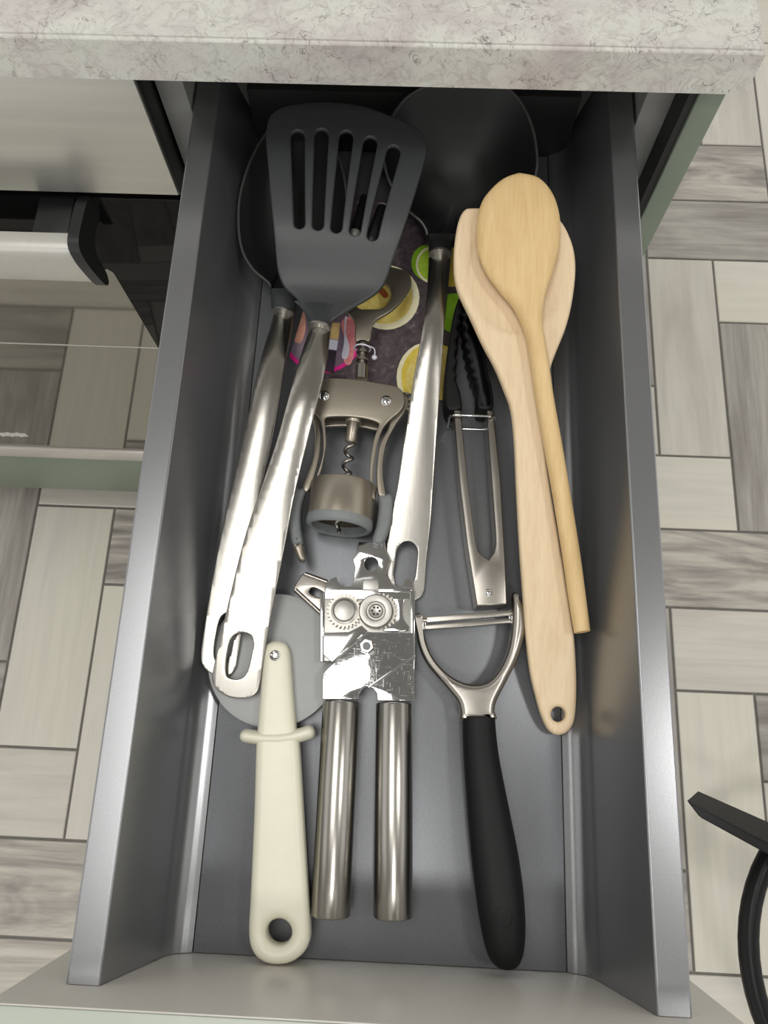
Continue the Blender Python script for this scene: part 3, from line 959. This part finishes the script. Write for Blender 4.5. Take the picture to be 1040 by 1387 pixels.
# bell ring: metal band with a grey plastic mouth
s_mouth = (ax1 - ax0).length
rb = 0.0184
finish(lathe_bm(ax1 - adir * 0.0250, adir, [(0, rb - 0.002), (0, rb - 0.0004), (0.0005, rb), (0.0205, rb), (0.0205, rb - 0.002)], 48, closed=True), 'bell', M['champagne'], ck, smooth=40)
finish(lathe_bm(ax1 - adir * 0.0045, adir, [(0, rb - 0.003), (0, rb), (0.0036, rb + 0.0002), (0.0050, rb - 0.0006), (0.0056, rb - 0.0018), (0.0046, rb - 0.0030)], 48, closed=True), 'bell_mouth', M['greyplast'], ck, smooth=50)
finish(lathe_bm(ax1 - adir * 0.0245, adir, [(0, 0.0035), (0, rb - 0.001), (0.001, rb - 0.001), (0.001, 0.0035)], 40, closed=True), 'bell_plate', M['greyplast'], ck, smooth=40)
# spindle and worm
sc0 = ph(480, 560, HA)
sdir = (ax1 - sc0).normalized()
ln = (ax1 - sc0).length
finish(lathe_bm(sc0 - sdir * 0.004, sdir, [(0, 0.0050), (0.0100, 0.0050), (0.0106, 0.0046), (0.0106, 0.0034), (0.0215, 0.0034), (0.0225, 0.0026)], 24), 'spindle', M['champagne'], ck, smooth=40)
finish(tube_bm(helix(sc0 + sdir * 0.016, sc0 + sdir * (ln + 0.0035), 0.0024, (ln - 0.0125) / 0.0088), 0.00115, 8), 'worm', M['steel_satin'], ck, smooth=60)
# neck with flanges and the flat bottle-opener head
n0 = ph(489, 512, HA)
n1 = ph(491.5, 462, HA)
nd = (n1 - n0).normalized(); nl = (n1 - n0).length
finish(lathe_bm(n0 - nd * 0.001, nd, [(0, 0.0037), (nl * 0.36, 0.0037), (nl * 0.37, 0.0020), (nl * 0.48, 0.0020), (nl * 0.49, 0.0036), (nl * 0.54, 0.0036), (nl * 0.55, 0.0020), (nl * 0.69, 0.0020), (nl * 0.70, 0.0037),
                                       (nl * 0.75, 0.0037), (nl * 0.76, 0.0022), (nl * 0.86, 0.0022), (nl * 0.87, 0.0040), (nl * 0.97, 0.0040), (nl, 0.0034)], 24), 'neck', M['steel_satin'], ck, smooth=40)
op = [(470, 424), (478, 433), (481.5, 442), (482, 463), (500, 463), (504, 446), (509, 435), (529, 423), (544, 409), (555, 392), (557, 380), (551, 369), (532, 363), (505, 357), (480, 364), (463, 382), (459, 406)]
oh = [(487, 419), (502, 420), (517, 419), (525, 412), (530, 402), (528, 391), (519, 385), (505, 381), (489, 384), (479, 395), (479, 410)]
sheet('bottle_opener', op, interp([(0.33, HA), (0.345, HA), (0.39, HA - 0.009)]), 0.0026, M['champagne'], ck, holes=[oh], bevel=0.0008, res=3)
wl = thing('wire_tie', tuple(ph(497, 475, 0.02).xy) + (FZ + 0.012,), 'thin pale wire loop with a small bead around the corkscrew neck', 'wire tie')
c = n0 + nd * (nl * 0.80)
wpath = [c + (aside * math.cos(a) * 0.0049 + Vector((0, 0, 1)) * math.sin(a) * 0.0049) for a in [2 * math.pi * k / 24 for k in range(24)]]
finish(tube_bm(wpath, 0.0005, 6, closed=True), 'loop', M['bead'], wl, smooth=60)
pe = ph(507, 484, 0.0195)
finish(tube_bm([Vector(p) for p in catmull([tuple(c + Vector((0.0036, 0, 0.0034))), tuple((c + pe) / 2 + Vector((0.0035, 0.0015, 0.002))), tuple(pe)], 6, closed=False)], 0.0004, 6), 'tail', M['bead'], wl, smooth=60)
finish(lathe_bm(pe - Vector((0, 0, 0.0015)), (0, 0, 1), [(0, 0.0004), (0.0004, 0.0012), (0.0015, 0.0018), (0.0026, 0.0012), (0.0030, 0.0004)], 14), 'bead', M['bead'], wl, smooth=60)

# ------------------------------------------------------------------ pizza cutter
pz = thing('pizza_cutter', tuple(ph(378, 1100, 0).xy) + (FZ,), 'pizza cutter with grey wheel and cream plastic handle, near left wall of the drawer', 'pizza cutter')
hub = ph(371, 893, 0.0075)
RW = 0.0358
finish(lathe_bm(hub, (0, 0, 1), [(-0.0005, 0.0002), (-0.0005, RW - 0.004), (0, RW), (0.0005, RW - 0.004), (0.0005, 0.0002)], 96), 'cutting_wheel', M['wheel'], pz, smooth=20)
hd = [(377, 869), (366, 871.5), (360, 879), (356.5, 910), (353.5, 946), (350.5, 985), (348.5, 1010), (345.5, 1108), (341, 1210), (338.8, 1260), (343, 1283), (354, 1297), (372, 1303.5), (394, 1301), (411, 1289.5), (420, 1273),
      (421, 1250), (417.5, 1198), (412, 1108), (406, 1010), (401.5, 985), (398, 946), (395.5, 910), (393, 884), (388, 873)]
HZ = 0.0105
sheet('handle', hd, HZ, 0.0145, M['cream'], pz, holes=[disc_px(379.5, 1260, 17, 1.06, 20)], bevel=0.0045, res=5, ang=40)
gp = [ph(u, v, HZ + 0.002) for u, v in catmull([(333, 996.5), (355, 999.5), (378, 1000), (402, 996.5), (418, 991.5)], 5, closed=False)]
gr = [0.0036] * len(gp)
gpp = [gp[0] + (gp[0] - gp[1]).normalized() * d for d in (0.0030, 0.0026, 0.0015)] + gp + [gp[-1] + (gp[-1] - gp[-2]).normalized() * d for d in (0.0015, 0.0026, 0.0030)]
gr = [0.0008, 0.0023, 0.0033] + gr + [0.0033, 0.0023, 0.0008]
bm = tube_bm(gpp, gr, 18)
for v in bm.verts:
    v.co.z = FZ + HZ + (v.co.z - (FZ + HZ + 0.002)) * 2.35
finish(bm, 'finger_guard', M['cream'], pz, smooth=60)
rv = ph(372.5, 888, HZ + 0.0073)
finish(lathe_bm(rv, (0, 0, 1), [(-0.001, 0.0028), (0.0004, 0.0028), (0.0007, 0.0024), (0.0003, 0.0016), (0.0003, 0.0008), (0.0007, 0.0004)], 20), 'rivet', M['chrome'], pz)

# ------------------------------------------------------------------ can opener
G = lambda X, Y: (380 + X / 5.2, 760 + Y / 5.2)
CO = 0.0135
co = thing('can_opener', tuple(ph(497, 1000, 0).xy) + (FZ,), 'chrome can opener with geared head and two steel tube handles, lying in the middle', 'can opener')
# two tubes
for (u0, v0, u1, v1, wpx) in ((462, 950, 447.5, 1241, 51), (534, 952, 532, 1243, 51.5)):
    r = 0.0097
    p0, p1 = ph(u0, v0, r + 0.0006), ph(u1, v1, r + 0.0004)
    d = p1 - p0; ln = d.length
    finish(lathe_bm(p0, d, [(0, r - 0.0012), (0.0004, r - 0.0003), (0.0012, r), (ln - 0.001, r), (ln - 0.0003, r - 0.0003), (ln, r - 0.0011), (ln - 0.004, r - 0.0014)], 40), 'handle', M['steel'], co, smooth=40)
# lower arm plate (left), upper arm plate (main), top claw plate, recessed gear plate
claw = [(486, 734.5), (521, 734.5), (523, 746), (529, 759), (524, 771), (523, 779), (529, 791), (536, 794), (545, 793.5), (547.5, 786), (553, 783), (559, 787), (560.5, 802), (560.5, 812), (440, 812), (439.5, 800), (442, 791), (448, 784),
        (455.5, 782), (458, 788), (463, 794), (470, 795.5), (476, 793.5), (479, 785), (481, 769), (477.5, 758.5), (483, 747)]
sheet('claw_plate', claw, CO + 0.0012, 0.0014, M['chrome'], co, holes=[disc_px(502.6, 764.5, 9.5, 1.0, 18)], bevel=0.0004, smooth=False, res=2)
sheet('gear_plate', [(437, 803), (561, 801), (561.5, 893), (437, 896)], CO - 0.0002, 0.0014, M['zinc'], co, bevel=0.0003, smooth=False)
for px in ([(433.5, 803), (439, 803), (439, 897), (433.5, 897)], [(555, 800), (562, 800), (562.5, 896), (555.5, 896)], [(511.5, 796), (558, 796), (558, 803), (511.5, 803)]):
    sheet('rim', px, CO + 0.0012, 0.0024, M['chrome'], co, bevel=0.0006, smooth=False)
sheet('arm_plate', [G(*p) for p in [(300, 505), (480, 500), (570, 455), (612, 492), (365, 716), (345, 700), (300, 660)]], CO + 0.0012, 0.0016, M['chrome'], co, bevel=0.0005, smooth=False)
sheet('arm_plate', [G(*p) for p in [(296, 792), (365, 722), (612, 498), (660, 502), (936, 505), (945, 662), (941, 985), (682, 985), (676, 930), (650, 898), (610, 882), (575, 905), (556, 935), (550, 975), (294, 975)]],
      CO + 0.0030, 0.0018, M['scratched'], co, bevel=0.0005, smooth=False)
sheet('crease', [G(*p) for p in [(612, 886), (628, 872), (946, 655), (946, 672), (640, 884), (622, 894)]], CO + 0.0040, 0.0008, M['chrome'], co, bevel=0.0003, smooth=False)
sheet('tab', [G(*p) for p in [(578, 132), (690, 132), (690, 205), (578, 205)]], CO + 0.0024, 0.0016, M['zinc'], co, bevel=0.0004, smooth=False)
# bolt
u, v = G(606, 600)
p = ph(u, v, CO + 0.0039)
finish(lathe_bm(p, (0, 0, 1), [(-0.001, 0.0040), (0.0011, 0.0040), (0.0015, 0.0035), (0.0015, 0.0025), (0.0002, 0.0024), (0.0002, 0.0002)], 6), 'bolt', M['chrome'], co, smooth=0)
finish(lathe_bm(p + Vector((0, 0, 0.0003)), (0, 0, 1), [(0, 0.0021), (0.0005, 0.0021)], 16), 'bolt_core', M['greyplast'], co)


def gear_bm(p, r0, r1, teeth, z0, z1):
    pts = []
    for k in range(teeth):
        for f, r in ((0.0, r0), (0.3, r1), (0.55, r1), (0.8, r0)):
            a = 2 * math.pi * (k + f) / teeth
            pts.append((p.x + r * math.cos(a), p.y + r * math.sin(a)))
    return prism_bm(pts, z0, z1)


p = ph(466.5, 827.5, CO + 0.003)
zb = p.z
finish(gear_bm(p, 0.0083, 0.0097, 26, zb - 0.002, zb + 0.0004), 'gear', M['steel_satin'], co, smooth=0)
finish(lathe_bm(p, (0, 0, 1), [(0, 0.0072), (0.0010, 0.0072), (0.0012, 0.0068), (0.0012, 0.0064), (0.0014, 0.0060), (0.0022, 0.0054), (0.0026, 0.0030), (0.0027, 0.0005)], 36), 'gear_boss', M['zinc'], co, smooth=30)
p = ph(509, 828, CO + 0.0035)
p2 = ph(515, 828, CO + 0.0010)
finish(gear_bm(p2, 0.0084, 0.0099, 24, p2.z - 0.0002, p2.z + 0.0014), 'gear', M['steel_satin'], co, smooth=0)
finish(lathe_bm(p, (0, 0, 1), [(-0.0012, 0.0093), (0.0010, 0.0093), (0.0020, 0.0086), (0.0022, 0.0060), (0.0020, 0.0052), (0.0008, 0.0048), (0.0008, 0.0040), (0.0016, 0.0036), (0.0020, 0.0030), (0.0016, 0.0010)], 40), 'cutting_disc', M['zinc'], co, smooth=25)
bmd = bmesh.new()
for k in range(6):
    a = k * math.pi / 3
    merge(bmd, lathe_bm(p + Vector((0.0020 * math.cos(a), 0.0020 * math.sin(a), 0.0014)), (0, 0, 1), [(0, 0.0007), (0.0008, 0.0006)], 8))
finish(bmd, 'disc_dimples', M['dark'], co)
# saddle right of the disc
sheet('saddle', [G(*p) for p in [(760, 232), (900, 226), (868, 290), (862, 350), (870, 410), (905, 490), (720, 492), (800, 420), (812, 350), (800, 290)]], CO + 0.0010, 0.0012, M['chrome'], co, bevel=0.0005)
# turning key underneath, sticking out at the left
key = [(398, 797.5), (404, 786), (412, 777), (427, 781), (444, 789), (446, 812), (438, 834), (430, 829), (416, 815), (403, 806)]
sheet('turning_key', key, 0.0085, 0.0016, M['steel_satin'], co, holes=[[(419, 800), (424, 796), (434, 800), (440, 805), (436, 810), (427, 808), (420, 804)]], bevel=0.0005)
for a, b in (((400, 799), (436, 832)), ((413, 777.5), (443, 788.5))):
    finish(tube_bm([ph(a[0], a[1], 0.0090), ph(b[0], b[1], 0.0090)], 0.0013, 10), 'key_edge', M['steel_satin'], co, smooth=60)
sp_ = ph(467, 828, 0.001)
finish(lathe_bm(sp_, (0, 0, 1), [(0, 0.0040), (0.0125, 0.0040)], 20), 'key_spindle', M['zinc'], co)

# ------------------------------------------------------------------ Y peeler with black handle
pe = thing('vegetable_peeler', tuple(ph(670, 1120, 0).xy) + (FZ,), 'Y-shaped vegetable peeler with satin metal fork and black rubber handle', 'peeler')
bm = loft_px([(626, 973, 670, 972, 0.0115, 0.0180), (626.5, 1000, 672, 998, 0.0115, 0.0190), (628, 1034, 677, 1034, 0.0118, 0.0200), (633, 1104, 691, 1104, 0.0120, 0.0205), (638.5, 1165, 702, 1160, 0.0122, 0.0210),
              (645, 1220, 709, 1214, 0.0122, 0.0212), (651, 1256, 711, 1258, 0.0121, 0.0208), (657, 1283, 709, 1286, 0.0119, 0.0190), (664, 1300, 704.5, 1302, 0.0117, 0.0150), (672, 1308.5, 698, 1310, 0.0115, 0.0100), (681, 1312.5, 690, 1313, 0.0114, 0.0040)], 28, 4, e=0.85)
finish(bm, 'handle', M['rubber'], pe, smooth=60)
pemb = ph(682, 1243, 0.0226)
finish(lathe_bm(pemb, (0, 0, 1), [(0, 0.0046), (0.0003, 0.0046), (0.0003, 0.0042), (0, 0.0042)], 30, closed=True), 'embossed_ring', M['rubber'], pe)
bmx = bmesh.new()
for dx, dy, w, h_ in ((-0.0012, 0.0, 0.0005, 0.0022), (0.0006, 0.0006, 0.0014, 0.0005), (0.0012, -0.001, 0.0005, 0.0012)):
    box_bm((pemb.x + dx - w, pemb.y + dy - h_, pemb.z - 0.0002), (pemb.x + dx + w, pemb.y + dy + h_, pemb.z + 0.0002), 0, bm=bmx)
finish(bmx, 'embossed_mark', M['rubber'], pe)
T = lambda X, Y: (540 + X / 2.568, 800 + Y / 2.568)
fork = [(219, 452), (213, 425), (204, 388), (160, 332), (100, 260), (70, 195), (62, 140), (62, 88), (74, 84), (84, 132), (108, 215), (155, 278), (208, 315), (260, 327), (310, 315), (350, 270), (379, 200), (391, 120), (392, 60), (391, 22),
        (400, 8), (420, 30), (434, 80), (435, 150), (410, 240), (372, 318), (338, 385), (331, 420), (332, 450)]
sheet('fork', [T(*p) for p in fork], 0.0112, 0.0105, M['steel_satin'], pe, bevel=0.0032, res=4, ang=50)
# blade: two bevelled strips with a slit, on end pins
hb_ = 0.0120
for px in ([(571, 836), (690, 826.5), (698, 828), (698, 833), (690, 834), (573, 844)], [(575, 846.5), (689, 837.5), (694, 840), (692, 844), (577, 853), (574, 850)]):
    sheet('blade', px, hb_, 0.0012, M['steel_satin'], pe, bevel=0.0004, smooth=False)
for px in ([(569.5, 835), (576, 834.5), (578, 852.5), (571, 853)], [(688, 826), (697, 826), (696, 844), (689, 845)]):
    sheet('blade_end', px, hb_ - 0.0006, 0.0022, M['chrome'], pe, bevel=0.0005, smooth=False)
for a, b in (((566, 840), (578, 840)), ((690, 831), (704, 829))):
    finish(tube_bm([ph(a[0], a[1], hb_ + 0.0005), ph(b[0], b[1], hb_ + 0.0005)], 0.0014, 10), 'blade_pin', M['steel_satin'], pe, smooth=60)

# ------------------------------------------------------------------ tongs
S = lambda X, Y: (540 + X / 2.889, 380 + Y / 2.889)
tg = thing('kitchen_tongs', tuple(ph(645, 650, 0).xy) + (FZ,), 'small steel tongs with black wavy tips and a wire locking ring', 'tongs')
HT = 0.0098
tl = [(210, 530), (235, 820), (262, 1050), (284, 1190), (299, 1283), (360, 1281), (414, 1277), (410, 1160), (404, 1050), (391, 800), (364, 530), (337, 530), (357, 800), (371, 1000), (372, 1050), (366, 1078), (345, 1107), (318, 1090), (303, 1072), (293, 1030), (263, 800), (238, 530)]
sheet('arms', [S(*p) for p in tl], HT, 0.0172, M['steel_satin'], tg, bevel=0.0008, smooth=False)
u, v = S(350, 1222)
finish(lathe_bm(ph(u, v, HT + 0.0086), (0, 0, 1), [(-0.0006, 0.0022), (0.0004, 0.0021), (0.0010, 0.0013), (0.0012, 0.0004)], 20), 'rivet', M['chrome'], tg)


def wavy(pts, amp, n):
    out = []
    for (x0, y0), (x1, y1) in zip(pts, pts[1:]):
        for k in range(n):
            t = k / n
            out.append((x0 + (x1 - x0) * t + amp * math.sin(2 * math.pi * t * (n / 4)), y0 + (y1 - y0) * t))
    return out


tip_l = [(236, 88), (218, 130), (202, 200), (184, 320), (176, 400), (174, 470), (186, 528), (240, 524), (238, 470), (226, 430)] + wavy([(218, 410), (222, 300), (232, 200), (248, 120)], 5, 8) + [(246, 96)]
tip_r = [(250, 92), (262, 104), (300, 195), (328, 300), (346, 400), (358, 440), (362, 520), (306, 524), (301, 470), (300, 440)] + wavy([(292, 420), (272, 350), (256, 270), (247, 180), (246, 120)], 5, 8)
for tp in (tip_l, tip_r):
    sheet('tip', [S(*p) for p in tp], HT, 0.0184, M['rubber'], tg, bevel=0.0018, res=3)
yl = ph(640, 573, HT).y
xa, xb = ph(607.5, 575, HT).x, ph(668, 573, HT).x
zl, zh = FZ + 0.0009, FZ + 0.0204
rc = 0.004
loop = []
for cx_, cz_, a0 in ((xb - rc, zh - rc, 0), (xa + rc, zh - rc, 90), (xa + rc, zl + rc, 180), (xb - rc, zl + rc, 270)):
    for k in range(6):
        a = math.radians(a0 + 90 * k / 5)
        loop.append((cx_ + rc * math.cos(a), yl, cz_ + rc * math.sin(a)))
finish(tube_bm(loop, 0.0008, 8, closed=True), 'locking_ring', M['chrome'], tg, smooth=60)

# ------------------------------------------------------------------ pale wooden spatula under the spoon
hw = interp([(0.113, 0.0058), (0.41, 0.0535)])
spx = [(628, 288), (640, 285), (670, 286), (705, 288), (735, 292), (757, 301), (771, 325), (777.6, 350), (778, 379), (773, 416), (764.6, 448), (753, 477), (744, 503), (738, 540), (737, 600), (744, 660), (754, 720), (764, 780), (772, 830), (777, 870),
       (779.5, 917), (779, 956), (775.6, 979), (767, 991.5), (754, 995.5), (742.5, 989), (733, 971), (725, 944), (717, 909), (711, 858), (708, 813), (703, 743), (698.5, 657), (696, 600), (691, 555), (681, 526), (669, 497), (652, 465), (635, 428), (620, 396), (614.6, 370), (615, 335), (620, 304)]
d0 = ph(697, 372, hw)
dx_ = abs(ph(762, 372, hw).x - d0.x); dy_ = abs(ph(697, 456, hw).y - d0.y)


def dish(x, y):
    r = math.hypot((x - d0.x) / dx_, (y - d0.y) / dy_)
    return -0.0032 * max(0.0, 1 - r * r) ** 0.55


loops = [[ph(u, v, hw) for u, v in catmull(spx, 4)], [ph(u, v, hw) for u, v in disc_px(755, 967.5, 9.8, 1.05, 20)]]
bm = sheet_bm(loops, 0.0066, 0.0022, 4, cuts=[(1, 60), (0, 30)])
for v in bm.verts:
    up_ = v.co.z > 0.0005
    v.co.z += FZ + hw(v.co.y) + (dish(v.co.x, v.co.y) if up_ else 0)
spt = finish(bm, 'wooden_spatula', M['palewood'], smooth=40)
tag(spt, 'pale broad wooden spatula with a hanging hole, lying under the golden wooden spoon', 'spatula')

# ------------------------------------------------------------------ golden wooden spoon on top
hq = interp([(0.16, 0.0228), (0.40, 0.0610), (0.43, 0.0650)])


def st(uL, vL, uR, vR, t):
    y = ph((uL + uR) / 2, (vL + vR) / 2, hq).y
    return (uL, vL, uR, vR, hq(y), t)


sts = [st(698, 236.5, 709, 236.5, 0.0025), st(681, 243, 730, 242, 0.0050), st(664, 257.5, 747, 260, 0.0068), st(652, 275, 756, 283, 0.0080), st(645.5, 303, 759, 309, 0.0090), st(647.5, 343, 756, 341, 0.0096), st(658, 370, 747.5, 372, 0.0098),
       st(676, 394, 739, 399, 0.0098), st(693, 414, 734.5, 426, 0.0098), st(704.5, 435, 734.5, 440, 0.0096), st(713, 461, 738, 462, 0.0092), st(719, 497, 744, 497, 0.0088), st(725, 540, 750, 540, 0.0086), st(734, 592, 759, 590, 0.0086),
       st(746, 657, 770, 655, 0.0086), st(760, 743, 784, 741, 0.0086), st(770, 810, 793, 807, 0.0086), st(777, 853, 798.5, 850, 0.0086), st(778, 856.5, 799, 854, 0.0080)]
bm = loft_px(sts, 24, 4, e=0.9)
ws = finish(bm, 'wooden_spoon', M['beech'], smooth=50)
tag(ws, 'golden wooden spoon lying back up on the pale spatula', 'spoon')

# ------------------------------------------------------------------ black metal stool frame on the floor at the right
stl = thing('stool', (0.62, -0.13, ROOM_Z), 'black metal stool frame with flat bar and curved foot ring, right of the drawer', 'stool')
zt = -0.61
rp = [at(u, v, z=zt) for u, v in ((1027, 1190), (1014, 1290), (1031, 1372))]
(x1_, y1_), (x2_, y2_), (x3_, y3_) = [(p.x, p.y) for p in rp]
dd = 2 * (x1_ * (y2_ - y3_) + x2_ * (y3_ - y1_) + x3_ * (y1_ - y2_))
cx_ = ((x1_ ** 2 + y1_ ** 2) * (y2_ - y3_) + (x2_ ** 2 + y2_ ** 2) * (y3_ - y1_) + (x3_ ** 2 + y3_ ** 2) * (y1_ - y2_)) / dd
cy_ = ((x1_ ** 2 + y1_ ** 2) * (x3_ - x2_) + (x2_ ** 2 + y2_ ** 2) * (x1_ - x3_) + (x3_ ** 2 + y3_ ** 2) * (x2_ - x1_)) / dd
rad = math.hypot(x1_ - cx_, y1_ - cy_)
finish(tube_bm([(cx_ + rad * math.cos(2 * math.pi * k / 64), cy_ + rad * math.sin(2 * math.pi * k / 64), zt) for k in range(64)], 0.0115, 14, closed=True), 'foot_ring', M['black_metal'], stl, smooth=60)
for a in (-0.9, 0.0, 0.75):
    finish(tube_bm([(cx_ + rad * math.cos(a), cy_ + rad * math.sin(a), ROOM_Z), (cx_ + rad * math.cos(a), cy_ + rad * math.sin(a), zt + 0.07)], 0.0115, 12), 'leg', M['black_metal'], stl, smooth=60)
zA, zB = -0.545, -0.600
vt = [at(929, 1083.5, z=zA), at(1240, 1247, z=zA), at(1240, 1268, z=zA), at(947, 1107, z=zA)]
vb = [at(944, 1070.5, z=zB), at(1240, 1201, z=zB)]
vb += [vb[1] + (vt[2] - vt[1]), vb[0] + (vt[3] - vt[0])]
b = bmesh.new()
t_ = [b.verts.new(p) for p in vt]; l_ = [b.verts.new(p) for p in vb]
b.faces.new(t_); b.faces.new(l_[::-1])
for i in range(4):
    b.faces.new((t_[i], t_[(i + 1) % 4], l_[(i + 1) % 4], l_[i]))
bmesh.ops.recalc_face_normals(b, faces=b.faces)
bmesh.ops.bevel(b, geom=list(b.edges), offset=0.0015, segments=2, affect='EDGES')
finish(b, 'flat_bar', M['black_metal'], stl, smooth=30)
